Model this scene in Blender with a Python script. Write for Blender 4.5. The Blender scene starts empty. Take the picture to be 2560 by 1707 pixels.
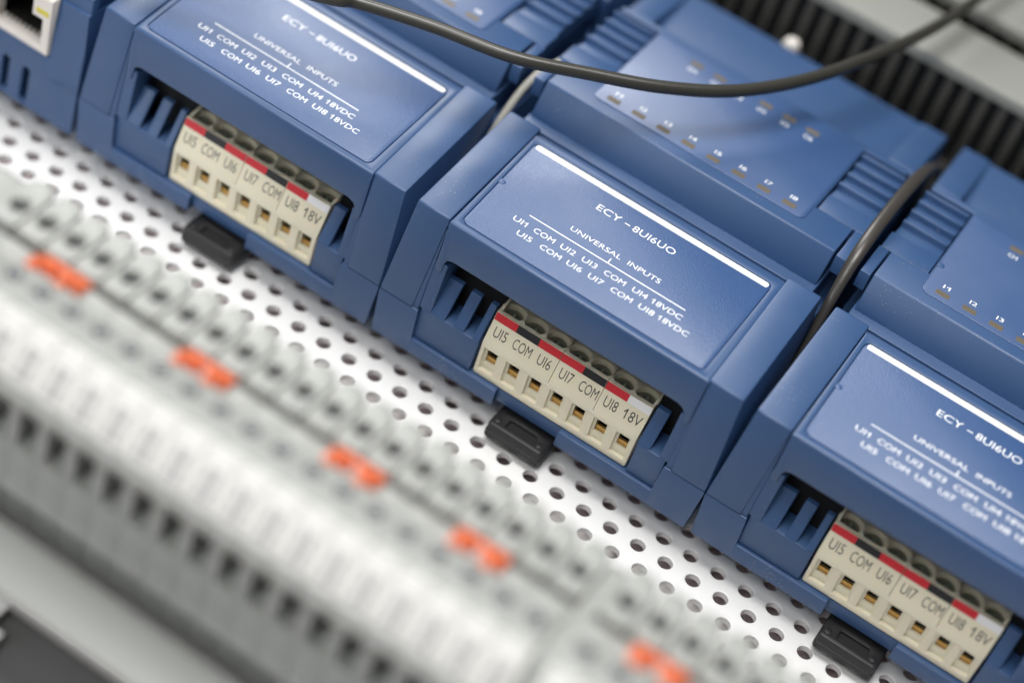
import bpy, math, random
from mathutils import Vector, Matrix
from mathutils.geometry import tessellate_polygon

S = 0.001                                   # everything below is in millimetres
scene = bpy.context.scene
COL = scene.collection

# ------------------------------------------------------------------ camera
cam_d = bpy.data.cameras.new('camera')
cam = bpy.data.objects.new('camera', cam_d)
COL.objects.link(cam)
CX = Vector((0.82708, 0.50409, 0.24855))
CY = Vector((-0.51919, 0.51537, 0.68177))
CZ = Vector((0.21558, -0.69293, 0.68801))
CZ.normalize(); CX = (CX - CZ * CX.dot(CZ)).normalized(); CY = CZ.cross(CX)
CAM = Vector((76.268, -292.562, 294.482))
m = Matrix((CX, CY, CZ)).transposed().to_4x4()
m.translation = CAM * S
cam.matrix_world = m
cam_d.sensor_width = 36.0
cam_d.lens = 5163.09 / 2560 * 36.0
cam_d.clip_start = 0.01
cam_d.clip_end = 10.0
cam_d.dof.use_dof = True
cam_d.dof.focus_distance = 0.3925
cam_d.dof.aperture_fstop = 4.7
cam_d.dof.aperture_blades = 9
scene.camera = cam

# ------------------------------------------------------------------ light
world = bpy.data.worlds.new('World')
scene.world = world
world.use_nodes = True
wb = world.node_tree.nodes['Background']
wb.inputs[0].default_value = (0.86, 0.92, 1.0, 1)
wb.inputs[1].default_value = 0.05


def area(name, loc, target, size, power, color, spread=180):
    d = bpy.data.lights.new(name, 'AREA')
    d.shape = 'RECTANGLE'
    d.size, d.size_y = size[0] * S, size[1] * S
    d.energy = power
    d.spread = math.radians(spread)
    d.color = color
    o = bpy.data.objects.new(name, d)
    COL.objects.link(o)
    o.location = Vector(loc) * S
    o.rotation_euler = (Vector(target) - Vector(loc)).to_track_quat('-Z', 'Y').to_euler()
    return o


area('ceiling_light', (-560, 600, 720), (-60, 10, 20), (380, 560), 0.80, (1.0, 0.985, 0.965), 60)
area('overhead_light', (-40, -20, 850), (0, -28, 0), (420, 320), 1.25, (1.0, 0.985, 0.96), 80)
area('room_light', (-160, -640, 900), (-60, -60, 20), (600, 400), 0.62, (1.0, 0.985, 0.96), 60)
area('low_front_light', (250, -1100, 330), (0, -20, 30), (900, 500), 0.62, (0.93, 0.97, 1.0))  # unseen low source in front, lifts the front-facing walls
area('side_fill_light', (-500, -1000, 330), (-40, -60, 20), (600, 500), 0.45, (0.93, 0.97, 1.0), 60)  # added fill lamp from the front left, no visible source

scene.view_settings.view_transform = 'Standard'
scene.view_settings.look = 'None'
scene.view_settings.exposure = 0.16
scene.view_settings.gamma = 1.0
scene.view_settings.use_curve_mapping = False

# ------------------------------------------------------------------ materials


def mat(name, col, rough=0.45, metal=0.0, bump=0.0, bscale=3000, spec=0.5, dust=0.0, vary=0.0, trans=0.0, coat=0.0):
    mt = bpy.data.materials.new(name)
    mt.use_nodes = True
    nt = mt.node_tree
    b = nt.nodes['Principled BSDF']
    b.inputs['Base Color'].default_value = (*col, 1)
    b.inputs['Roughness'].default_value = rough
    b.inputs['Metallic'].default_value = metal
    b.inputs['Specular IOR Level'].default_value = spec
    if coat:
        b.inputs['Coat Weight'].default_value = coat
        b.inputs['Coat Roughness'].default_value = 0.25
    if trans:
        b.inputs['Subsurface Weight'].default_value = trans
        b.inputs['Subsurface Radius'].default_value = (0.0016, 0.0007, 0.0004)
        b.inputs['Subsurface Scale'].default_value = 1.0
    L = nt.links
    tc = nt.nodes.new('ShaderNodeTexCoord')
    if bump:
        n = nt.nodes.new('ShaderNodeTexNoise')
        n.inputs['Scale'].default_value = bscale
        n.inputs['Detail'].default_value = 2
        L.new(tc.outputs['Object'], n.inputs['Vector'])
        bp = nt.nodes.new('ShaderNodeBump')
        bp.inputs['Strength'].default_value = bump
        bp.inputs['Distance'].default_value = 0.00012
        L.new(n.outputs[0], bp.inputs['Height'])
        L.new(bp.outputs[0], b.inputs['Normal'])
    last = None
    if vary:
        n2 = nt.nodes.new('ShaderNodeTexNoise')
        n2.inputs['Scale'].default_value = 90
        n2.inputs['Detail'].default_value = 5
        L.new(tc.outputs['Object'], n2.inputs['Vector'])
        mr = nt.nodes.new('ShaderNodeMapRange')
        mr.inputs[1].default_value = 0.3
        mr.inputs[2].default_value = 0.7
        mr.inputs[3].default_value = rough - vary
        mr.inputs[4].default_value = rough + vary
        L.new(n2.outputs[0], mr.inputs[0])
        L.new(mr.outputs[0], b.inputs['Roughness'])
    if dust:
        # tiny pale specks of dust, denser in drifting patches
        v = nt.nodes.new('ShaderNodeTexVoronoi')
        v.inputs['Scale'].default_value = 1500
        v.inputs['Randomness'].default_value = 1
        L.new(tc.outputs['Object'], v.inputs['Vector'])
        n3 = nt.nodes.new('ShaderNodeTexNoise')
        n3.inputs['Scale'].default_value = 160
        n3.inputs['Detail'].default_value = 3
        L.new(tc.outputs['Object'], n3.inputs['Vector'])
        mr2 = nt.nodes.new('ShaderNodeMapRange')
        mr2.inputs[1].default_value = 0.5
        mr2.inputs[2].default_value = 0.75
        mr2.inputs[3].default_value = 0.0
        mr2.inputs[4].default_value = 0.14 * dust
        L.new(n3.outputs[0], mr2.inputs[0])
        lt = nt.nodes.new('ShaderNodeMath')
        lt.operation = 'LESS_THAN'
        L.new(v.outputs['Distance'], lt.inputs[0])
        L.new(mr2.outputs[0], lt.inputs[1])
        mx = nt.nodes.new('ShaderNodeMix')
        mx.data_type = 'RGBA'
        mx.inputs[6].default_value = (*col, 1)
        mx.inputs[7].default_value = (0.35, 0.36, 0.36, 1)
        f = nt.nodes.new('ShaderNodeMath')
        f.operation = 'MULTIPLY'
        f.inputs[1].default_value = 0.55
        L.new(lt.outputs[0], f.inputs[0])
        L.new(f.outputs[0], mx.inputs[0])
        L.new(mx.outputs[2], b.inputs['Base Color'])
    return mt


BLUE = (0.031, 0.077, 0.188)
M = dict(
    blue=mat('blue_plastic', BLUE, 0.42, spec=0.55, bump=0.12, bscale=3000, dust=1.7, vary=0.05),
    cover=mat('blue_cover_plastic', BLUE, 0.40, spec=0.5, bump=0.07, bscale=2600, vary=0.05),
    label=mat('blue_textured_label', (0.030, 0.081, 0.215), 0.38, bump=0.6, bscale=3600, vary=0.04, spec=0.75),
    led=mat('blue_display_label', (0.034, 0.081, 0.205), 0.37, bump=0.12, bscale=2300, vary=0.04, spec=0.75),
    white_print=mat('white_print', (0.86, 0.88, 0.90), 0.5),
    stripe=mat('white_stripe_print', (0.78, 0.78, 0.77), 0.45),
    cream=mat('cream_plastic', (0.74, 0.68, 0.53), 0.42, bump=0.05, vary=0.05, trans=0.25),
    red=mat('red_print', (0.55, 0.018, 0.03), 0.5, bump=0.25, bscale=4000),
    black_print=mat('black_print', (0.012, 0.012, 0.016), 0.5, bump=0.25, bscale=4000),
    white_band=mat('white_band_print', (0.78, 0.78, 0.80), 0.5),
    grey_print=mat('dark_grey_print', (0.015, 0.018, 0.022), 0.6),
    screw=mat('blackened_steel', (0.26, 0.28, 0.24), 0.36, 0.85, bump=0.2, bscale=900),
    brass=mat('brass', (0.50, 0.30, 0.09), 0.38, 0.85),
    black=mat('black_plastic', (0.015, 0.015, 0.016), 0.5, bump=0.35, bscale=1800, dust=0.8),
    shade_black=mat('painted_shade_black', (0.006, 0.007, 0.009), 0.8),  # near-black colour stands in for the shade inside recesses
    amber=mat('smoked_amber_lens', (0.13, 0.112, 0.085), 0.35, bump=0.4, bscale=2500),
    plate=mat('white_enamel', (0.86, 0.86, 0.86), 0.35, bump=0.04, bscale=500),
    backing=mat('pinkish_enamel', (0.60, 0.50, 0.51), 0.5, bump=0.05),
    terminal=mat('grey_polyamide', (0.325, 0.337, 0.322), 0.45, bump=0.06, vary=0.05, trans=0.1),
    marker=mat('white_marker_plastic', (0.70, 0.695, 0.665), 0.4),
    marker_ink=mat('faded_marker_ink', (0.17, 0.17, 0.19), 0.7),
    socket=mat('dark_socket_screw', (0.04, 0.04, 0.055), 0.5, 0.3),
    orange=mat('orange_plastic', (0.74, 0.15, 0.05), 0.4, trans=0.2),
    steel=mat('zinc_steel', (0.62, 0.63, 0.62), 0.38, 0.7),
    cable=mat('black_cable_jacket', (0.036, 0.035, 0.030), 0.32, bump=0.12, bscale=700),
    cable2=mat('dark_ribbon_jacket', (0.045, 0.041, 0.037), 0.33, bump=0.1, bscale=700),
    greycable=mat('grey_ribbon_jacket', (0.27, 0.265, 0.24), 0.45),
    duct_shaded=mat('shaded_duct_plastic', (0.07, 0.068, 0.06), 0.5),  # darker copy of the duct plastic, shade under the lid painted in
    strip=mat('grey_painted_strip', (0.30, 0.31, 0.30), 0.5),
    cutout_shade=mat('painted_shade_grey', (0.13, 0.135, 0.132), 0.6),  # dark grey standing in for shade inside the plate cutout
    duct=mat('grey_duct_plastic', (0.25, 0.255, 0.235), 0.5, vary=0.05),
    port=mat('white_port_shell', (0.70, 0.66, 0.62), 0.4),
    yellow=mat('yellow_lens', (0.60, 0.52, 0.05), 0.25),
    gold=mat('gold_contact', (0.06, 0.055, 0.045), 0.35, 0.8),
)

# ------------------------------------------------------------------ mesh helpers


class MB:
    def __init__(self):
        self.v, self.f = [], []

    def add(self, vs, fs):
        o = len(self.v)
        self.v += [tuple(x) for x in vs]
        self.f += [tuple(i + o for i in f) for f in fs]

    def build(self, name, mt, parent=None, smooth=None):
        me = bpy.data.meshes.new(name)
        me.from_pydata([(x * S, y * S, z * S) for x, y, z in self.v], [], self.f)
        me.materials.append(M[mt])
        if smooth is not None:
            me.polygons.foreach_set('use_smooth', [True] * len(me.polygons))
            me.set_sharp_from_angle(angle=math.radians(smooth))
        me.update()
        o = bpy.data.objects.new(name, me)
        COL.objects.link(o)
        if parent:
            o.parent = parent
        return o


def XY(u, v, w): return (u, v, w)
def YZ(u, v, w): return (w, u, v)              # extrude along +x
def XZ(u, v, w): return (u, -w, v)             # extrude towards -y (w = -y)


def area2(p):
    return sum(p[i][0] * p[(i + 1) % len(p)][1] - p[(i + 1) % len(p)][0] * p[i][1] for i in range(len(p)))


def inset(p, d):
    n = len(p)
    out = []
    for i in range(n):
        a, b, c = p[i - 1], p[i], p[(i + 1) % n]
        e1 = Vector((b[0] - a[0], b[1] - a[1]))
        e2 = Vector((c[0] - b[0], c[1] - b[1]))
        if e1.length < 1e-9 or e2.length < 1e-9:
            out.append(b)
            continue
        e1.normalize(); e2.normalize()
        n1 = Vector((-e1.y, e1.x)); n2 = Vector((-e2.y, e2.x))
        s = n1 + n2
        k = max(s.dot(n1), 0.35)
        out.append((b[0] + s.x / k * d, b[1] + s.y / k * d))
    return out


def rnd(p, r, seg=4):
    """fillet the corners of a polygon; r is one radius or one per corner"""
    n = len(p)
    rs = r if isinstance(r, (list, tuple)) else [r] * n
    out = []
    for i in range(n):
        b = Vector(p[i]); a = Vector(p[i - 1]); c = Vector(p[(i + 1) % n])
        e1 = (a - b); e2 = (c - b)
        l1, l2 = e1.length, e2.length
        e1.normalize(); e2.normalize()
        ang = math.acos(max(-1, min(1, e1.dot(e2))))
        if rs[i] < 1e-6 or ang > 3.1:
            out.append(tuple(b)); continue
        t = min(rs[i] / math.tan(ang / 2), l1 * 0.48, l2 * 0.48)
        rad = t * math.tan(ang / 2)
        bis = (e1 + e2).normalized()
        cen = b + bis * (rad / math.sin(ang / 2))
        p1 = b + e1 * t - cen; p2 = b + e2 * t - cen
        a1 = math.atan2(p1.y, p1.x); a2 = math.atan2(p2.y, p2.x)
        d = (a2 - a1 + math.pi) % (2 * math.pi) - math.pi
        for k in range(seg + 1):
            q = a1 + d * k / seg
            out.append((cen.x + rad * math.cos(q), cen.y + rad * math.sin(q)))
    return out


def rect(x0, y0, x1, y1): return [(x0, y0), (x1, y0), (x1, y1), (x0, y1)]


def circ(x, y, r, n=20, ry=None):
    ry = ry or r
    return [(x + r * math.cos(2 * math.pi * i / n), y + ry * math.sin(2 * math.pi * i / n)) for i in range(n)]


def plate(mb, outer, w0, w1, fr=XY, holes=(), c0=0.0, c1=0.3, warp=None, hc=0.0, bottom=True):
    """extrude an outline with holes from w0 to w1, chamfered c0 / c1 at its two ends"""
    if area2(outer) < 0: outer = outer[::-1]
    holes = [h if area2(h) < 0 else h[::-1] for h in holes]
    V, F = [], []

    def layers(loop, ch0, ch1):
        ls = []
        if ch0 > 0:
            ls.append((inset(loop, ch0), w0)); ls.append((inset(loop, ch0 * 0.3), w0 + ch0 * 0.3)); ls.append((loop, w0 + ch0))
        else:
            ls.append((loop, w0))
        if ch1 > 0:
            ls.append((loop, w1 - ch1)); ls.append((inset(loop, ch1 * 0.3), w1 - ch1 * 0.3)); ls.append((inset(loop, ch1), w1))
        else:
            ls.append((loop, w1))
        return ls
    tops, bots = [], []
    for i, loop in enumerate([outer] + list(holes)):
        ls = layers(loop, c0 if i == 0 else 0, c1 if i == 0 else hc)
        n = len(loop)
        base = []
        for pts, w in ls:
            base.append(len(V))
            V += [(p[0], p[1], w) for p in pts]
        for a, b in zip(base, base[1:]):
            F += [(a + k, a + (k + 1) % n, b + (k + 1) % n, b + k) for k in range(n)]
        bots.append((base[0], n)); tops.append((base[-1], n))
    for lst, flip in ((tops, False), (bots, True)):
        if flip and not bottom: continue
        idx = [b + k for b, n in lst for k in range(n)]
        if len(lst) == 1:
            F.append(tuple(idx[::-1] if flip else idx))
        else:
            tr = tessellate_polygon([[Vector((V[b + k][0], V[b + k][1], 0)) for k in range(n)] for b, n in lst])
            for t in tr:
                t = [idx[q] for q in t]
                a = [V[q] for q in t]
                s = (a[1][0] - a[0][0]) * (a[2][1] - a[0][1]) - (a[2][0] - a[0][0]) * (a[1][1] - a[0][1])
                if (s < 0) != flip: t = t[::-1]
                F.append(tuple(t))
    P = [fr(*p) for p in V]
    if warp: P = [warp(*p) for p in P]
    # orientation: make sure the frame keeps handedness
    a = Vector(fr(1, 0, 0)) - Vector(fr(0, 0, 0)); b = Vector(fr(0, 1, 0)) - Vector(fr(0, 0, 0)); c = Vector(fr(0, 0, 1)) - Vector(fr(0, 0, 0))
    if a.cross(b).dot(c) < 0: F = [f[::-1] for f in F]
    mb.add(P, F)


def box(mb, x0, x1, y0, y1, z0, z1, c=0.3, warp=None):
    plate(mb, rect(x0, y0, x1, y1), z0, z1, XY, c0=c, c1=c, warp=warp)


def lathe(mb, prof, o, ax, n=20):
    """prof: list of (radius, height) along axis ax from o"""
    ax = Vector(ax).normalized()
    u = ax.orthogonal().normalized(); w = ax.cross(u)
    V, F = [], []
    for r, h in prof:
        for k in range(n):
            t = 2 * math.pi * k / n
            V.append(Vector(o) + ax * h + (u * math.cos(t) + w * math.sin(t)) * r)
    for a in range(len(prof) - 1):
        F += [(a * n + k, a * n + (k + 1) % n, (a + 1) * n + (k + 1) % n, (a + 1) * n + k) for k in range(n)]
    F.append(tuple(range(n))[::-1]); F.append(tuple(range((len(prof) - 1) * n, len(prof) * n)))
    mb.add(V, F)


def catmull(pts, sub=10):
    P = [Vector(p) for p in pts]
    P = [P[0] * 2 - P[1]] + P + [P[-1] * 2 - P[-2]]
    out = []
    for i in range(1, len(P) - 2):
        for k in range(sub):
            t = k / sub
            out.append(0.5 * ((2 * P[i]) + (P[i + 1] - P[i - 1]) * t + (2 * P[i - 1] - 5 * P[i] + 4 * P[i + 1] - P[i + 2]) * t * t + (3 * P[i] - P[i - 1] - 3 * P[i + 1] + P[i + 2]) * t ** 3))
    out.append(P[-2])
    return out


def tube(mb, path, rx, ry=None, n=14, up=(0, 0, 1)):
    ry = ry or rx
    V, F = [], []
    L = len(path)
    for i, p in enumerate(path):
        d = (path[min(i + 1, L - 1)] - path[max(i - 1, 0)]).normalized()
        s = d.cross(Vector(up)).normalized(); w = s.cross(d)
        a = rx[i] if isinstance(rx, list) else rx
        b = ry[i] if isinstance(ry, list) else ry
        for k in range(n):
            t = 2 * math.pi * k / n
            V.append(p + s * math.cos(t) * a + w * math.sin(t) * b)
    for a in range(L - 1):
        F += [(a * n + k, a * n + (k + 1) % n, (a + 1) * n + (k + 1) % n, (a + 1) * n + k) for k in range(n)]
    F.append(tuple(range(n))[::-1]); F.append(tuple(range((L - 1) * n, L * n)))
    mb.add(V, [f[::-1] for f in F])


_txt = {}


def glyphs(s, weight=0.0):
    key = (s, weight)
    if key not in _txt:
        cu = bpy.data.curves.new('lettering_curve', 'FONT')
        cu.body = s
        cu.size = 1.0
        cu.offset = weight
        cu.resolution_u = 3
        cu.fill_mode = 'FRONT'
        o = bpy.data.objects.new('lettering_curve', cu)
        COL.objects.link(o)
        dg = bpy.context.evaluated_depsgraph_get()
        me = o.evaluated_get(dg).to_mesh()
        vs = [tuple(v.co) for v in me.vertices]
        fs = [tuple(p.vertices) for p in me.polygons]
        o.evaluated_get(dg).to_mesh_clear()
        bpy.data.objects.remove(o)
        bpy.data.curves.remove(cu)
        _txt[key] = (vs, fs)
    return _txt[key]


def put_text(mb, s, x0, x1, y, cap, fr, w=0.03, weight=0.0):
    vs, fs = glyphs(s, weight)
    a = min(v[0] for v in vs); b = max(v[0] for v in vs)
    hv = glyphs('H', weight)[0]
    h0 = min(v[1] for v in hv); h1 = max(v[1] for v in hv)
    k = (x1 - x0) / (b - a)
    mp = lambda px, py: fr(x0 + (px - a) * k, y + (py - h0) / (h1 - h0) * cap, w)
    mb.add([mp(v[0], v[1]) for v in vs], fs)
    for i, ch in enumerate(s):            # give every figure one its flag
        if ch == '1':
            r = max(v[0] for v in glyphs(s[:i + 1], weight)[0]) - 0.03
            mb.add([mp(r, h1), mp(r - 0.23, h1 - 0.2), mp(r - 0.23, h1 - 0.31), mp(r, h1 - 0.13)], [(0, 1, 2, 3)])


def bar(mb, x0, x1, y0, y1, fr, w=0.03):
    mb.add([fr(x0, y0, w), fr(x1, y0, w), fr(x1, y1, w), fr(x0, y1, w)], [(0, 1, 2, 3)])


def thing(name, label, cat, loc=(0, 0, 0), group=None):
    o = bpy.data.objects.new(name, None)
    o.empty_display_size = 0.01
    COL.objects.link(o)
    o.location = Vector(loc) * S
    o['label'] = label
    o['category'] = cat
    if group: o['group'] = group
    return o


def tag(o, label=None, cat=None, group=None, kind=None):
    for k, v in (('label', label), ('category', cat), ('group', group), ('kind', kind)):
        if v: o[k] = v
    return o


def copy_tree(o, parent=None):
    c = o.copy()
    COL.objects.link(c)
    if parent: c.parent = parent
    for ch in list(o.children): copy_tree(ch, c)
    return c


# ------------------------------------------------------------------ setting: perforated mounting plate
def perforated():
    p, q = 6.25, 5.138
    x00, y00 = -78.496, -29.843
    V, F = [], []
    th = 1.5
    n = 16
    r = 1.58
    solid_y = (-117.5, -101.0)
    cut = (-43.5, -28.3, -128.0, -113.0)
    for j in range(-20, 50):
        yc = y00 + j * q
        off = 0 if j % 2 == 0 else p / 2
        for i in range(-22, 30):
            xc = x00 + off + i * p
            if (xc - cut[0]) > -p / 2 and (xc - cut[1]) < p / 2 and yc < cut[3]: continue
            if xc < -165 or xc > 125: continue
            x0, x1, y0, y1 = xc - p / 2, xc + p / 2, yc - q / 2, yc + q / 2
            hole = not (solid_y[0] < yc < solid_y[1])
            b = len(V)
            if not hole:
                V += [(x0, y0, 0), (x1, y0, 0), (x1, y1, 0), (x0, y1, 0)]
                F.append((b, b + 1, b + 2, b + 3)); continue
            ring = circ(xc, yc, r, n); lip = circ(xc, yc, r + 0.22, n)
            # outer square sampled towards the ring
            sq = []
            for k in range(n):
                t = 2 * math.pi * k / n
                c, s = math.cos(t), math.sin(t)
                m_ = min((p / 2) / abs(c) if abs(c) > 1e-6 else 1e9, (q / 2) / abs(s) if abs(s) > 1e-6 else 1e9)
                sq.append((xc + c * m_, yc + s * m_))
            corners = [(x1, y1), (x0, y1), (x0, y0), (x1, y0)]
            V += [(a, b_, 0) for a, b_ in sq] + [(a, b_, 0) for a, b_ in lip] + [(a, b_, -0.12) for a, b_ in ring] + [(a, b_, -th) for a, b_ in ring]
            cb = len(V)
            V += [(a, b_, 0) for a, b_ in corners]
            for k in range(n):
                k2 = (k + 1) % n
                A, B = sq[k], sq[k2]
                ci = None
                if abs(A[0] - B[0]) > 1e-6 and abs(A[1] - B[1]) > 1e-6:
                    ci = min(range(4), key=lambda g: abs(corners[g][0] - (A[0] + B[0]) / 2) + abs(corners[g][1] - (A[1] + B[1]) / 2))
                if ci is None: F.append((b + k, b + k2, b + n + k2, b + n + k))
                else: F.append((b + k, cb + ci, b + k2, b + n + k2, b + n + k))
                F.append((b + n + k, b + n + k2, b + 2 * n + k2, b + 2 * n + k))
                F.append((b + 2 * n + k, b + 2 * n + k2, b + 3 * n + k2, b + 3 * n + k))
    mb = MB(); mb.add(V, F)
    return mb.build('mounting_plate', 'plate')


tag(perforated(), kind='structure')
mb = MB(); box(mb, -320, 300, -260, 420, -9.5, -6.5, 0)
tag(mb.build('cabinet_back', 'backing'), kind='structure')


# ------------------------------------------------------------------ DIN rails
def rail(y, x0, x1, label):
    prof = [(-17.5, 6.3), (-17.5, 7.3), (-12.5, 7.3), (-12.5, 1.1), (12.5, 1.1), (12.5, 7.3), (17.5, 7.3), (17.5, 6.3), (13.5, 6.3), (13.5, 0.05), (-13.5, 0.05), (-13.5, 6.3)]
    mb = MB(); plate(mb, [(y + a, b) for a, b in prof], x0, x1, YZ, c1=0)
    return tag(mb.build('mounting_rail', 'steel'), label, 'rail', 'steel rails under the devices')


rail(31.0, -162, 122, 'zinc plated rail hidden behind the blue modules')
rail(-95.0, -112, 104, 'zinc plated rail hidden under the grey terminal blocks')


# ------------------------------------------------------------------ blue input/output module
def draft(x, y, z):
    # slight draft of the moulded sides: widest at the seam, z = 18.2
    if z >= 18.2: h = 37.42 - (z - 18.2) * 0.060
    else: h = 37.42 - (18.2 - z) * 0.070
    return (x * h / 37.42, y, z)


def front_y(z):     # leaning front wall
    return -21.0 if z <= 18.2 else -21.0 + (z - 18.2) * 0.130


K = 0.1026


def lab_z(y): return 40.62 + (y + 18.7) * K


def LAB(u, v, w): return (u, v, lab_z(v) + w)


def TXTF(u, v, w):   # upper face of the plug: v is height z
    t = (v - 19.1) / 6.7
    return (u, -19.62 + 2.6 * t - w * 0.93, v + w * 0.36)


def plug_top(u, v, w):   # v is y
    return (u, v, 25.85 - (v + 17.0) * 0.10 + w)


def make_module():
    root = thing('io_module', 'x', 'control module', (0, 0, 0), 'blue input output modules on the rail')
    # base -----------------------------------------------------------
    mb = MB()
    box(mb, -37.35, 37.35, -14, 84, 6.9, 18.1, 0.3, draft)
    for s in (-1, 1):
        xs = sorted((s * 28.35, s * 37.42))
        box(mb, xs[0], xs[1], -21.0, -13, 6.8, 18.12, 0.32, draft)
    for x0, x1 in ((-28.6, -8.0), (6.9, 28.6)):
        box(mb, x0, x1, -21.02, -13, 6.82, 10.75, 0.32, draft)
    box(mb, -8.6, 7.5, -19.6, -13, 7.4, 10.7, 0.25)
    # lower panel either side of the plug
    for x0, x1 in ((-28.12, -14.75), (21.75, 28.12)):
        plate(mb, rnd(rect(x0, 10.98, x1, 18.95), 0.3, 2), 14, 20.3, XZ, c1=0.22)
    mb.build('base', 'blue', root, 30)
    # housing --------------------------------------------------------
    mb = MB()
    rib = [(-21.0, 18.28), (front_y(40.55), 40.55), (14.9, 44.15), (15.1, 36.0), (15.1, 18.28)]
    rib = rnd(rib, [0.05, 0.45, 0.9, 0.05, 0.05], 4)
    for s in (-1, 1):
        xs = sorted((s * 29.75, s * 37.42))
        plate(mb, rib, xs[0], xs[1], YZ, c0=0.42, c1=0.42, warp=draft)
        xs = sorted((s * 28.6, s * 30.2))
        lip = [(-20.62, 18.28), (-18.15, 37.5), (-12, 38.5), (-12, 18.28)]
        plate(mb, lip, xs[0], xs[1], YZ, c0=0.15, c1=0.15)
        xs = sorted((s * 25.95, s * 28.65))
        strip = [(-20.3, 18.9), (-18.9, 30.6), (-12, 30.6), (-12, 18.9)]
        if s < 0: plate(mb, strip, xs[0], xs[1], YZ, c0=0.15, c1=0.15)
        else: plate(mb, strip, 26.65, 28.65, YZ, c0=0.15, c1=0.15)
    # toothed wall beside the plug (slots between the teeth are open)
    tooth = [(-20.2, 19.0), (-16.3, 26.0), (-15.2, 26.0), (-18.9, 18.9)]
    for x0, x1 in ((-26.0, -22.75), (-20.75, -18.35), (-16.25, -14.8), (21.7, 24.4)):
        plate(mb, tooth, x0, x1, YZ, c0=0.12, c1=0.12)
    for x0, x1 in ((-22.8, -20.7), (-18.4, -16.2), (24.35, 26.7)):   # rounded slot floors
        mb_ = [(-19.6, 17.5), (-19.2, 18.8), (-18.6, 18.9), (-18.6, 17.5)]
        plate(mb, mb_, x0, x1, YZ, c1=0)
    # core behind, shoulder floor, rear shoulder
    box(mb, -36.9, 36.9, -7.5, 84, 18.28, 36.0, 0.3, draft)
    box(mb, -29.6, 29.6, 9.0, 24, 30, 41.6, 0.3)
    box(mb, -33.6, 33.6, 15.6, 60, 35, 42.2, 0.3)
    # centre block
    blk = rnd([(18.62, 36.0), (18.62, 42.25), (22.0, 49.2), (30.9, 49.2), (30.9, 36.0)], [0, 0, 0.7, 0.15, 0], 4)
    plate(mb, blk, -33.2, 33.2, YZ, c0=0.35, c1=0.35)
    blk2 = rnd([(30.5, 40.0), (30.5, 49.19), (57.4, 49.19), (61.0, 42.3), (61.0, 40)], [0, 0, 0.7, 0.4, 0], 4)
    plate(mb, blk2, -24.75, 24.75, YZ, c0=0.2, c1=0.2)
    blk3 = rnd([(55.6, 40.0), (55.6, 49.1), (57.4, 49.1), (61.0, 42.0), (61.0, 40)], [0, 0.2, 0.6, 0.4, 0], 3)
    plate(mb, blk3, -34.6, 34.6, YZ, c0=0.3, c1=0.3)
    box(mb, -33.4, 33.4, 30.2, 57, 38, 46.6, 0.3)
    # rear shoulder and ribs
    box(mb, -29.8, 29.8, 58, 84, 34, 42.6, 0.5)
    for s in (-1, 1):
        xs = sorted((s * 30.2, s * 36.9))
        r2 = rnd([(62.0, 30), (62.0, 45.5), (84.0, 43.0), (84.2, 18.28), (62, 18.28)], [0, 1.2, 0.5, 0, 0], 4)
        plate(mb, r2, xs[0], xs[1], YZ, c0=0.45, c1=0.45, warp=draft)
    mb.build('housing', 'blue', root, 30)
    # terminal cover -------------------------------------------------
    mb = MB()
    win = rnd([(-27.0, -17.25), (26.95, -17.25), (27.15, 10.65), (-27.35, 10.65)], 1.5, 5)
    top = [(-28.45, -18.72), (28.9, -18.72), (28.9, 12.5), (-28.45, 12.5)]
    plate(mb, top, -1.3, 0.0, LAB, holes=[win], c1=0.45, hc=0.12)
    plate(mb, rect(-28.2, -18, 28.6, 12.3), -1.6, -0.35, LAB, c1=0)

    def CF(u, v, w): return (u, -18.72 - (40.6 - v) * 0.060 - w, v)
    fo = [(-28.4, 40.45), (-28.4, 29.4), (-27.9, 28.55), (-26.85, 28.7), (-26.75, 31.0), (-26.3, 32.0), (-25.2, 32.4), (25.2, 32.4), (26.6, 31.9), (27.4, 30.6), (27.5, 28.7), (28.3, 28.6), (28.85, 29.6), (28.85, 40.45)]
    plate(mb, fo, -1.4, 0.02, CF, c0=0.2, c1=0.28)
    cover = mb.build('terminal_cover', 'cover', root, 30)
    mb = MB()
    lp = rnd([(-26.82, -17.05), (26.78, -17.05), (26.95, 10.45), (-27.15, 10.45)], 1.4, 5)
    plate(mb, lp, -1.0, 0.02, LAB, c1=0.16)
    plate(mb, rnd(rect(-27.2, -3.7, -25.9, -2.5), [0, .55, .55, 0], 4), -0.5, 0.14, LAB, c1=0.12)
    mb.build('label_panel', 'label', cover, 30)
    mb = MB()
    st = rnd([(-26.55, 8.9), (26.4, 8.9), (26.55, 10.3), (-26.75, 10.3)], [0.1, 0.5, 0.75, 0.75], 4)
    plate(mb, st, 0.0, 0.06, LAB, c1=0.03)
    mb.build('white_stripe', 'stripe', cover, 30)
    mb = MB()
    T = lambda s, a, b, y, c: put_text(mb, s, a, b, y, c, LAB, 0.045, 0.0)
    T('ECY', -9.2, -3.9, 3.55, 1.62)
    bar(mb, -2.95, -1.75, 4.2, 4.42, LAB, 0.045)
    T('8UI6UO', -1.0, 8.45, 3.55, 1.62)
    T('UNIVERSAL', -10.2, 1.15, -4.6, 1.18)
    T('INPUTS', 2.75, 9.9, -4.6, 1.18)
    bar(mb, -17.9, 17.05, -6.97, -6.73, LAB, 0.045)
    bar(mb, -0.36, -0.12, -6.74, -5.45, LAB, 0.045)
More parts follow.
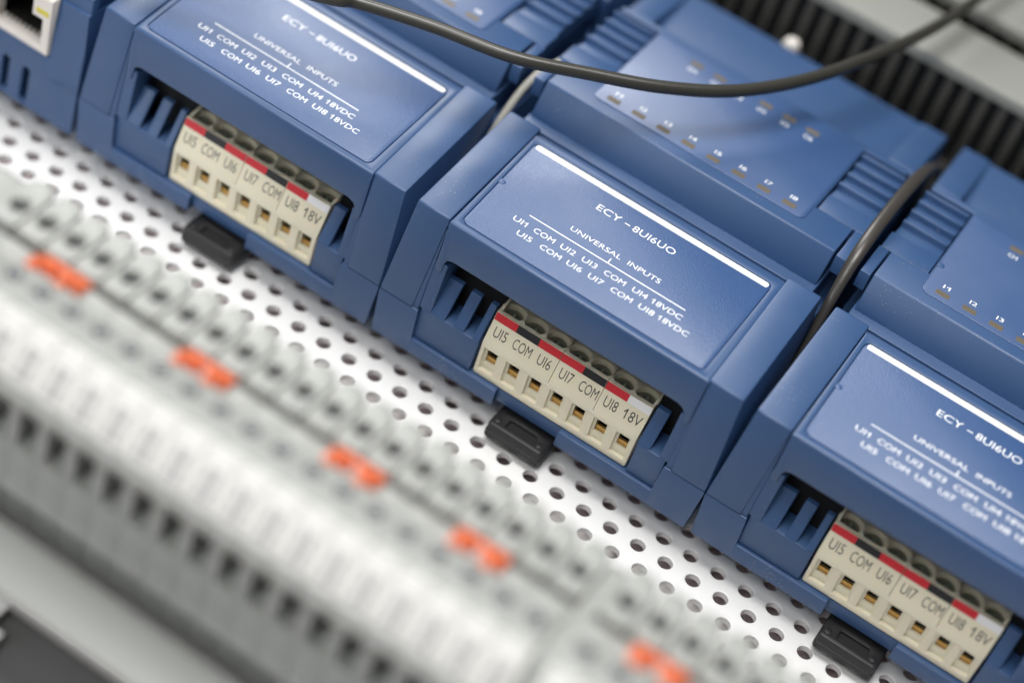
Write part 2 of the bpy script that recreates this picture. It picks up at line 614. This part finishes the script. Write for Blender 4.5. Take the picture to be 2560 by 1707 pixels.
    for s, a, b in (('UI1', -19.9, -16.9), ('COM', -15.3, -10.7), ('UI2', -9.3, -6.05), ('UI3', -4.5, -1.25), ('COM', 0.45, 5.05), ('UI4', 6.7, 9.95), ('18VDC', 11.25, 17.5)):
        T(s, a, b, -10.0 + (a + 20) * 0.011, 1.28)
    for s, a, b in (('UI5', -17.4, -14.15), ('COM', -12.2, -7.6), ('UI6', -6.25, -2.95), ('UI7', -1.45, 1.75), ('COM', 3.55, 8.15), ('UI8', 9.65, 12.95), ('18VDC', 14.2, 20.45)):
        T(s, a, b, -12.75 + (a + 20) * 0.011, 1.28)
    mb.build('lettering', 'white_print', cover)
    # pluggable terminal ---------------------------------------------
    x0, x1 = -14.25, 21.2
    pit = (x1 - x0) / 7
    mb = MB()
    holes = []
    for k in range(7):
        c = x0 + pit * (k + 0.5)
        holes.append(rnd(rect(c - 1.62, 12.55, c + 1.62, 18.2), 0.15, 2))
    plate(mb, rnd(rect(x0, 10.9, x1, 19.15), [0.5, 0.5, 0.3, 0.3], 3), 13.0, 19.75, XZ, holes=holes, c1=0.3, hc=0.1)
    for k in range(7):
        c = x0 + pit * (k + 0.5)
        hole = rnd(rect(c - 1.1, 14.3, c + 1.1, 17.55), 0.12, 2)
        plate(mb, rect(c - 1.75, 12.4, c + 1.75, 18.35), 18.35, 18.85, XZ, holes=[hole], c1=0, hc=0.08)
    cuts = (3, 5)
    edges = [0, 3, 5, 7]
    for a, b in zip(edges, edges[1:]):
        xa, xb = x0 + a * pit + (0.06 if a else 0), x0 + b * pit - (0.06 if b < 7 else 0)
        pf = [(-19.62, 19.05), (-17.02, 25.8), (-16.9, 25.87), (-10.0, 27.35), (-10.0, 19.05)]
        # side profile split into text face and a top with funnels
        plate(mb, rect(xa, 19.02, xb, 25.75), -1.6, 0.0, TXTF, c1=0.06)
        fun = [circ(x0 + pit * (k + 0.5), -14.45, 2.2, 22, 2.2) for k in range(a, b)]
        plate(mb, rect(xa, -17.05, xb, -9.8), -1.9, 0.0, plug_top, holes=fun, c1=0.05, hc=0.55)
    plate(mb, [(-12.2, 12.0), (-12.2, 18.4), (-17.9, 18.6), (-17.9, 19.2), (-15.6, 22.6), (-9.8, 22.8), (-9.8, 12.0)], x0 + 0.3, x1 - 0.3, YZ, c1=0.0)
    for s in (x0 + 0.02, x1 - 0.55):   # side walls
        plate(mb, [(-19.3, 18.9), (-16.75, 25.5), (-10, 26.9), (-10, 18.9)], s, s + 0.53, YZ, c1=0.0)
    plug = mb.build('terminal_plug', 'cream', root, 30)
    cols = 'rkrrkrw'
    names = dict(r=('red_band', 'red'), k=('black_band', 'black_print'), w=('white_band', 'white_band'))
    for k, c in enumerate(cols):
        mb = MB()
        a, b = x0 + pit * k + (0.08 if k in (0, 3, 5) else 0), x0 + pit * (k + 1) - (0.08 if k in (2, 4, 6) else 0)
        V, n = [], 8
        for i in range(n + 1):
            t = i / n
            x = a + (b - a) * t
            V += [TXTF(x, 24.15, 0.03), TXTF(x, 25.68, 0.03)]
        mb.add(V, [(2 * i, 2 * i + 2, 2 * i + 3, 2 * i + 1) for i in range(n)])
        mb.build(names[c][0], names[c][1], plug)
    mb = MB()
    for k, s in enumerate(('UI5', 'COM', 'UI6', 'UI7', 'COM', 'UI8', '18V')):
        c = x0 + pit * (k + 0.5) + (0.1 if k == 0 else 0.05)
        hw = 2.05 if s == 'COM' else (1.75 if s == '18V' else 1.45)
        put_text(mb, s, c - hw, c + hw, 21.15, 2.05, TXTF, 0.03, -0.007)
    mb.build('lettering', 'grey_print', plug)
    for k in range(7):
        c = x0 + pit * (k + 0.5)
        o = Vector(plug_top(c, -14.45, -1.25))
        mb = MB()
        lathe(mb, [(1.95, -0.6), (1.95, 0.0), (1.7, 0.22), (0.55, 0.3), (0.5, -0.1), (0.0001, -0.1)], o, (0, 0.1, 0.995), 20)
        mb.build('screw', 'screw', plug, 40)
        mb = MB()
        plate(mb, rect(c - 1.2, 13.9, c + 1.2, 15.5), 17.9, 18.3, XZ, c1=0.1)
        mb.build('contact', 'brass', plug, 30)
    mb = MB()
    plate(mb, rect(x0 + 0.6, 12.5, x1 - 0.6, 18.4), 12, 14.8, XZ, c1=0)
    mb.build('plug_shade_fill', 'shade_black', plug)  # black plate paints the darkness behind the wire entries
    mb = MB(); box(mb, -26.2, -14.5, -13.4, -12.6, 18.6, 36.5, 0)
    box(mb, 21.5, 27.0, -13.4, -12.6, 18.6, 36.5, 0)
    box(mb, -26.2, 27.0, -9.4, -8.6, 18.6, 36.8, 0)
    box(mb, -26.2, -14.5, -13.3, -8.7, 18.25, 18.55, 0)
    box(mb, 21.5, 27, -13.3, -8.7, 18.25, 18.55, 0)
    mb.build('inner_shade_fill', 'shade_black', root)  # black sheets behind the teeth, painted shade for the slots
    # display panel --------------------------------------------------
    mb = MB()
    lp = rnd(rect(-24.4, 25.1, 24.4, 54.9), [1.5, 1.5, 0.6, 0.6], 5)
    plate(mb, lp, 48.6, 49.42, XY, c1=0.18)
    plate(mb, rnd(rect(-24.6, 34.2, -23.2, 35.5), [0, .55, .55, 0], 4), 49.0, 49.56, XY, c1=0.1)
    panel = mb.build('display_panel', 'led', root, 30)

    def TOP(u, v, w): return (u, v, 49.42 + w)
    ml = MB()
    for k in range(8):
        x = -20.45 + 5.82 * k
        mb = MB(); plate(mb, rnd(rect(x - 1.45, 26.45, x + 1.45, 27.95), 0.15, 2), 49.2, 49.46, XY, c1=0.03)
        mb.build('status_lens', 'amber', panel)
        put_text(ml, 'I%d' % (k + 1), x - 0.75, x + 0.75, 29.0, 1.15, TOP, 0.03)
    for k in range(6):
        x = -13.6 + 5.56 * k
        mb = MB(); plate(mb, rnd(rect(x - 1.45, 50.9, x + 1.45, 52.4), 0.15, 2), 49.2, 49.46, XY, c1=0.03)
        mb.build('status_lens', 'amber', panel)
        put_text(ml, 'O%d' % (k + 1), x - 1.0, x + 1.0, 48.6, 1.15, TOP, 0.03)
    ml.build('lettering', 'white_print', panel)
    # latches --------------------------------------------------------
    for s in (-1, 1):
        mb = MB()
        for xa, xb, ya, yb, za, zb in ((25.05, 35.2, 37.3, 55.2, 44.5, 47.5), (25.05, 35.6, 31.5, 37.45, 44.6, 48.75), (33.7, 35.9, 21.8, 31.55, 44.6, 48.7)):
            xs = sorted((s * xa, s * xb))
            plate(mb, rect(xs[0], ya, xs[1], yb), za, zb, XY, c1=0.22)
        ys = [37.5, 42.1, 46.35, 50.3, 54.2]
        for y0, y1 in zip(ys, ys[1:]):
            saw = rnd([(y0 + 0.02, 47.0), (y0 + 0.02, 48.55), (y1 - 0.72, 47.75), (y1 - 0.7, 49.1), (y1 - 0.5, 49.4), (y1 - 0.1, 49.4), (y1 - 0.02, 48.5), (y1 - 0.02, 47.0)], [0, .05, .1, .1, .1, .1, .05, 0], 2)
            xs = sorted((s * 25.15, s * 35.1))
            plate(mb, saw, xs[0], xs[1], YZ, c0=0.12, c1=0.12)
        mb.build('latch', 'blue', root, 30)
    # rail clip ------------------------------------------------------
    mb = MB()
    clip = rnd([(-6.5, -24.2), (6.2, -24.2), (6.2, -12), (-6.5, -12)], [0.8, 0.8, 0, 0], 3)
    plate(mb, clip, 2.0, 3.7, XY, c1=0.25, c0=0.3)
    clip2 = rnd([(-6.35, -24.0), (6.05, -24.0), (6.05, -12), (-6.35, -12)], [0.8, 0.8, 0, 0], 3)
    plate(mb, clip2, 3.6, 5.7, XY, holes=[rnd(rect(-3.0, -22.6, 3.2, -20.2), 0.4, 2)], c1=0.5, hc=0.2)
    plate(mb, rect(-3.5, -23.2, 3.7, -20.0), 3.6, 5.0, XY, c1=0)
    for x in (-5.0, 4.6):
        lathe(mb, [(0.8, 0), (0.8, 0.2), (0.6, 0.3)], (x, -22.2, 5.65), (0, 0, 1), 14)
    mb.build('rail_clip', 'black', root, 30)
    return root


mod = make_module()
mods = [mod, copy_tree(mod), copy_tree(mod)]
mod_lab = ['blue module in the centre with its whole label and cream plug in sharp focus',
           'blue module left of the sharp central one, label cut by the top edge',
           'blue module at the right edge of the photo, its label running out of frame']
for o, x, l in zip(mods, (0, -75, 75), mod_lab):
    o.location = Vector((x, 0, 0)) * S
    o['label'] = l


# ------------------------------------------------------------------ blue controller with network port
def make_controller():
    root = thing('controller', 'blue controller with a white network port at the upper left corner', 'controller', (-150, 0, 0))
    mb = MB()
    port = rect(12.2, 22.55, 29.0, 36.9)
    slots = [rnd(rect(x - 0.95, 7.4 if 0 else 8.0, x + 0.95, 17.3), 0.9, 4) for x in (13.5, 18.75, 24.0)]

    def FR(u, v, w): return draft(u, -21.0 + (max(v, 18.2) - 18.2) * 0.13 - w, v)
    plate(mb, rnd([(-37.4, 7.0), (37.4, 7.0), (37.4, 40.4), (-37.4, 40.4)], 0.3, 2), -2.0, 0.0, FR, holes=[port] + slots, c1=0.4, hc=0.15)
    plate(mb, rect(29.9, 17.35, 37.3, 17.55), 0.0, 0.06, FR, c1=0)
    body = rnd([(-7.0, 6.9), (-7.0, 36.5), (-18.3, 36.6), (-18.2, 40.4), (14.9, 44.1), (15.1, 41.8), (18.6, 42.2), (22.0, 49.2), (57.4, 49.2), (61, 42.5), (84, 42.5), (84, 6.9)], [0, 0, 0, .4, .6, 0, 0, .7, .7, .3, .4, 0], 3)
    plate(mb, body, -37.2, 37.2, YZ, c0=0.4, c1=0.4, warp=draft)
    for s in (-1, 1):
        xs = sorted((s * 30.5, s * 37.3))
        box(mb, xs[0], xs[1], -19.2, -6, 7.2, 36.8, 0.1, draft)
    box(mb, -36, 36, -19.5, -6, 6.95, 7.6, 0.1)
    mb.build('housing', 'blue', root, 30)
    mb = MB()
    shell = rect(12.7, 22.9, 28.55, 36.6)
    inner = [(14.5, 24.45), (26.55, 24.45), (26.55, 31.2), (23.9, 31.2), (23.9, 35.0), (17.0, 35.0), (17.0, 31.2), (14.5, 31.2)]
    plate(mb, rnd(shell, 0.3, 2), 17.5, 21.0, XZ, holes=[inner], c1=0.3, hc=0.15)
    p = mb.build('network_port', 'port', root, 30)
    for x0 in (13.0, 24.75):
        mb = MB(); plate(mb, rnd(rect(x0, 32.3, x0 + 3.2, 33.6), 0.2, 2), 20.5, 21.08, XZ, c1=0.08)
        mb.build('port_lens', 'yellow', p, 30)
    mb = MB(); plate(mb, rect(12.4, 22.7, 28.8, 36.7), 6.5, 8.0, XZ, c1=0)
    for x0, x1, z0, z1 in ((12.5, 14.2, 22.8, 36.6), (26.9, 28.7, 22.8, 36.6), (14.3, 26.8, 22.8, 24.2), (14.3, 26.8, 35.3, 36.6)):
        plate(mb, rect(x0, z0, x1, z1), 8.1, 17.4, XZ, c1=0)
    mb.build('port_shade_liner', 'shade_black', p)  # black lining paints the port's inner shade
    for k in range(8):
        x = 16.5 + 1.2 * k
        path = catmull([(x, -8.5, 26.3), (x, -15, 26.0), (x, -18.3, 25.6), (x, -18.9, 25.0)], 4)
        mb = MB(); tube(mb, path, 0.24, 0.24, 8)
        mb.build('contact', 'gold', p, 40)
    return root


make_controller()

# ------------------------------------------------------------------ grey terminal blocks
PITCH = 5.8


def make_block():
    root = thing('terminal_block', 'x', 'terminal block', (0, 0, 0), 'grey terminal blocks in the front row')
    h = 2.865
    mb = MB()
    yc = -86.8
    # upper step with a rounded rear edge and a screw funnel
    capo = [(-2.68, -91.9), (2.68, -91.9), (2.68, -81.9), (1.7, -79.85), (-1.7, -79.85), (-2.68, -81.9)]
    plate(mb, rnd(capo, [0.4, .4, 1.3, 1.3, 1.3, 1.3], 4), 47.0, 56.7, XY, holes=[circ(0, yc, 1.6, 22)], c1=0.3, hc=0.62)
    side = [(-81.1, 7.0), (-80.9, 49.9), (-91.0, 49.9), (-91.0, 46.0), (-93.4, 46.0), (-93.4, 56.05), (-97.64, 55.95), (-99.15, 59.6), (-106.4, 59.6), (-107.9, 58.75), (-113.5, 51.5), (-114.85, 50.4), (-114.65, 48.4), (-109.8, 46.9), (-109.5, 42.6), (-99.3, 42.6), (-99.3, 32.6), (-109.8, 32.6), (-110.1, 21.4), (-109.0, 20.8), (-101.0, 20.4), (-101.0, 1.6), (-81.1, 1.6)]
    plate(mb, side, -h, h, YZ, c0=0.06, c1=0.06)
    for s in (-1, 1):     # fins either side of the wire entry
        xs = sorted((s * 1.85, s * (h - 0.01)))
        plate(mb, [(-109.6, 32.3), (-109.4, 42.9), (-99.1, 42.9), (-99.1, 32.3)], xs[0], xs[1], YZ, c1=0)
    lathe(mb, [(2.5, -0.5), (2.45, 0.4), (2.25, 0.62), (1.5, -0.1)], (0, -102.1, 59.4), (0, 0, 1), 20)
    mb.build('block_body', 'terminal', root, 30)
    mb = MB(); box(mb, -1.83, 1.83, -103.5, -99.1, 32.8, 42.5, 0.05)
    mb.build('slot_shade_fill', 'shade_black', root)  # black insert that paints the wire entry's shade, no working part
    mb = MB(); box(mb, -2.6, 2.6, -93.35, -91.05, 46.1, 54.9, 0.05)
    mb.build('groove_shade_fill', 'shade_black', root)  # black filler painting the groove as a dark shaded line
    for (y, z, r) in ((yc, 54.45, 1.58), (-102.1, 59.5, 1.5)):
        mb = MB()
        lathe(mb, [(r, -1.2), (r, 0.0), (r * 0.85, 0.15), (r * .3, .2), (r * .28, -.3), (0.0001, -.3)], (0, y, z), (0, 0, 1), 18)
        mb.build('screw', 'socket', root, 40)
    # sloping white marker
    d = Vector((0, -113.5 + 107.9, 51.5 - 58.75)); d.normalize()
    nrm = Vector((0, d.z, -d.y)); nrm = -nrm if nrm.z < 0 else nrm

    def MK(u, v, w): return tuple(Vector((u, -107.65, 59.1)) + d * v + nrm * w)
    mb = MB(); plate(mb, rnd([(-h + .02, -0.6), (h - .02, -0.6), (h - .02, 9.5), (-h + .02, 9.5)], 0.25, 2), -0.1, 0.9, MK, c1=0.25)
    mk = mb.build('marker', 'marker', root, 30)
    mb = MB()
    for r_ in range(2):
        for k in range(2):
            v0 = 3.4 + r_ * 2.9
            u0 = -1.15 + k * 1.25
            bar(mb, u0, u0 + 0.95, v0, v0 + 0.5, MK, 0.93)
            bar(mb, u0 + 0.45, u0 + 0.95, v0 + 0.5, v0 + 2.0, MK, 0.93)
            bar(mb, u0, u0 + 0.4, v0 + 1.0, v0 + 1.8, MK, 0.93)
    mb.build('marker_print', 'marker_ink', mk)
    return root


blk = make_block()
X0 = -75.16
xs = [X0 + PITCH * k for k in range(20)]
gapx = xs[-1] + 8.8
xs += [gapx + PITCH * k for k in range(7)]
pairs = [(2, 3), (7, 8), (12, 13), (16, 17), (21, 22)]
ORD = ['leftmost', 'second', 'third', 'fourth', 'fifth']


def blk_label(i):
    for n, (a, b) in enumerate(pairs):
        w = '%s orange jumper from the left' % ORD[n] if n else 'leftmost orange jumper'
        if i == a: return 'grey terminal block holding the left half of the ' + w
        if i == b: return 'grey terminal block holding the right half of the ' + w
    if i < 2: return ['grey terminal block at the far left end of its row', 'grey terminal block just left of the leftmost orange jumper'][i]
    if i == 18: return 'grey terminal block just right of the fourth orange jumper'
    if i == 19: return 'last grey terminal block before the plain end bracket in the row'
    if i == 20: return 'grey terminal block just right of the plain end bracket'
    if i > 22: return 'grey terminal block %s right of the rightmost orange jumper, at the bottom edge' % ['just', 'second to the', 'third to the', 'fourth to the'][i - 23]
    n = max(k for k, (a, b) in enumerate(pairs) if b < i)
    d = i - pairs[n][1]
    w = '%s orange jumper from the left' % ORD[n] if n else 'leftmost orange jumper'
    return 'grey terminal block %s right of the %s' % (['', 'just', 'second to the', 'third to the', 'fourth to the'][d], w)


for i, x in enumerate(xs):
    o = blk if i == 0 else copy_tree(blk)
    o.location = Vector((x, 0, 0)) * S
    o['label'] = blk_label(i)


def end_bracket(x0, x1, label):
    mb = MB()
    prof = rnd([(-79.9, 1.5), (-79.9, 54.1), (-81.5, 55.5), (-96.5, 55.5), (-99.1, 58.7), (-107.2, 58.7), (-113.8, 50.4), (-109.9, 46.1), (-110.0, 20.8), (-101.0, 20.4), (-101.0, 1.5)], [0, 1, 1, 1, 1, 1, 1, .5, .4, 0, 0], 4)
    plate(mb, prof, x0, x1, YZ, c0=0.35, c1=0.35)
    return tag(mb.build('end_bracket', 'terminal', None, 30), label, 'end bracket', 'plain grey end brackets of the terminal row')


end_bracket(xs[19] + 2.9, gapx - 2.9, 'plain grey end bracket between two runs of terminal blocks')
end_bracket(X0 - 14.5, X0 - 2.95, 'wide plain grey end bracket at the left end of the terminal row')

first_j = None
for n, (a, b) in enumerate(pairs):
    if first_j is None:
        j = thing('jumper_bridge', 'x', 'jumper', (0, 0, 0), 'orange jumpers plugged into the terminal blocks')
        mb = MB()
        plate(mb, rnd(rect(-4.7, -93.7, 4.7, -92.25), 0.3, 2), 50.1, 56.4, XY, c1=0.3)
        mb.build('jumper_bar', 'orange', j, 30)
        for s in (-1, 1):
            mb = MB()
            plate(mb, rnd(rect(s * 2.75 - 2.0, -96.6, s * 2.75 + 2.0, -93.6), 0.5, 3), 55.7, 57.9, XY, c1=0.7)
            plate(mb, rnd(rect(s * 2.9 - 1.2, -99.5, s * 2.9 + 0.85, -96.5), 0.4, 3), 55.7, 60.2, XY, c1=0.6)
            mb.build('jumper_tab', 'orange', j, 30)
        first_j = j
    else:
        j = copy_tree(first_j)
    j.location = Vector(((xs[a] + xs[b]) / 2 + 0.7, 0, 0)) * S
    j['label'] = 'orange jumper plugged across two grey blocks, %s from the left' % ['first', 'second', 'third', 'fourth', 'fifth'][n]

# ------------------------------------------------------------------ cables
mb = MB()
P = [(-112, -14, 50), (-92, -9, 56), (-71.3, -4.4, 60), (-66.2, -0.8, 60), (-52.0, 4.7, 60), (-36.9, 9.0, 60), (-23.8, 16.6, 60), (-11.0, 25.1, 60), (0.3, 36.6, 60), (9.75, 53.9, 60), (17.5, 77.0, 60), (21.6, 93.6, 60), (24.2, 110.5, 60), (27.5, 140, 60)]
tube(mb, catmull(P, 10), 1.32, None, 16)
tag(mb.build('cable', 'cable', None, 60), 'thin black round cable looping in an arc above the blue modules', 'cable')

mb = MB()
P = [(37.6, 6, 24), (37.6, 11, 31), (37.5, 14.5, 38), (37.3, 18, 44.8), (37.1, 22.5, 49.2), (37.0, 29, 51.4), (36.95, 37, 52.0), (36.95, 47, 51.6), (37.0, 57, 50.0), (37.2, 67, 46), (37.4, 76, 40), (37.5, 84, 32)]
path = catmull(P, 8)
n = len(path)
wid = [0.8 + 0.55 * min(1, max(0, (i / n - 0.10) / 0.28)) - (0.7 * max(0, (i / n - 0.7) / 0.3)) for i in range(n)]
tube(mb, path, wid, [0.8] * n, 16, up=(0, -0.6, 0.8))
tag(mb.build('ribbon_cable', 'cable2', None, 60), 'dark flattened cable dipping into the gap right of the central module', 'cable')

mb = MB()
P = [(-37.3, 6, 30), (-37.5, 12.5, 38), (-37.5, 17.5, 42.5), (-37.3, 22, 45.3), (-36.4, 26, 47.6), (-34.4, 29.2, 49.6)]
tube(mb, catmull(P, 8), 0.8, 0.45, 14, up=(0.2, -0.6, 0.8))
tag(mb.build('ribbon_cable', 'greycable', None, 60), 'short pale grey flat cable in the gap left of the central module', 'cable')


# ------------------------------------------------------------------ wiring ducts behind the modules
def duct(y0, y1, zt, label, x0=-70, x1=120):
    root = thing('wiring_duct', label, 'cable duct', (0, y0, 0), 'grey slotted wiring ducts behind the modules')
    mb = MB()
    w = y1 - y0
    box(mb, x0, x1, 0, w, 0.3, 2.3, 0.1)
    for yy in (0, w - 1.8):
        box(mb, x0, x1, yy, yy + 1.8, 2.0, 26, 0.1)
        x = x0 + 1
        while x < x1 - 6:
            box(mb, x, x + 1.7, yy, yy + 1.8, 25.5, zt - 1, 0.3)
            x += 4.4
    mb.build('slotted_trough', 'duct_shaded', root, 30)
    mb = MB()
    mb2 = MB(); box(mb2, x0, x1, 2.2, w - 2.2, 2.5, zt - 1.2, 0.2)
    mb2.build('packed_wires', 'black', root)
    prof = rnd([(-0.7, zt - 1.5), (-0.7, zt + 1.2), (w + 0.7, zt + 1.2), (w + 0.7, zt - 1.5), (w + 0.1, zt - 1.5), (w + 0.1, zt + .2), (-0.1, zt + .2), (-0.1, zt - 1.5)], [0, 0.6, .6, 0, 0, 0, 0, 0], 3)
    plate(mb, prof, x0 - 3, x1 + 3, YZ, c0=0, c1=0)
    mb.build('duct_lid', 'duct', root, 30)
    return root


duct(99, 114.5, 48.8, 'grey slotted wiring duct directly behind the blue modules')
duct(125, 150, 48.8, 'grey slotted wiring duct farthest back, in the top right corner')


mb = MB()
lathe(mb, [(0.9, 0), (0.9, 38.0), (2.0, 38.6), (2.1, 40.2), (1.5, 41.4), (0.0001, 41.8)], (-5.0, 88.5, 0.2), (0, 0, 1), 18)
tag(mb.build('cable_stud', 'port', None, 40), 'small white plastic stud standing behind the central blue module', 'stud')

# strip along the lower edge of the terminal row
strip = thing('mounting_strip', 'raised grey strip running below the terminal row in the lower left corner', 'mounting strip', (0, -116, 0))
mb = MB(); box(mb, -125, 96, -10.6, 0.0, 19.2, 21.8, 0.4)
mb.build('strip_bar', 'strip', strip, 30)
for x in (-118, 90):
    mb = MB(); lathe(mb, [(4, 0), (4, 19.4)], (x, -5.3, 0.1), (0, 0, 1), 20)
    mb.build('standoff', 'steel', strip, 30)
mb = MB(); box(mb, -48, -24, -132, -110, -4.2, -3.0, 0)
tag(mb.build('cutout_shade_sheet', 'cutout_shade'), kind='structure')  # dark sheet added below the opening as its painted shade
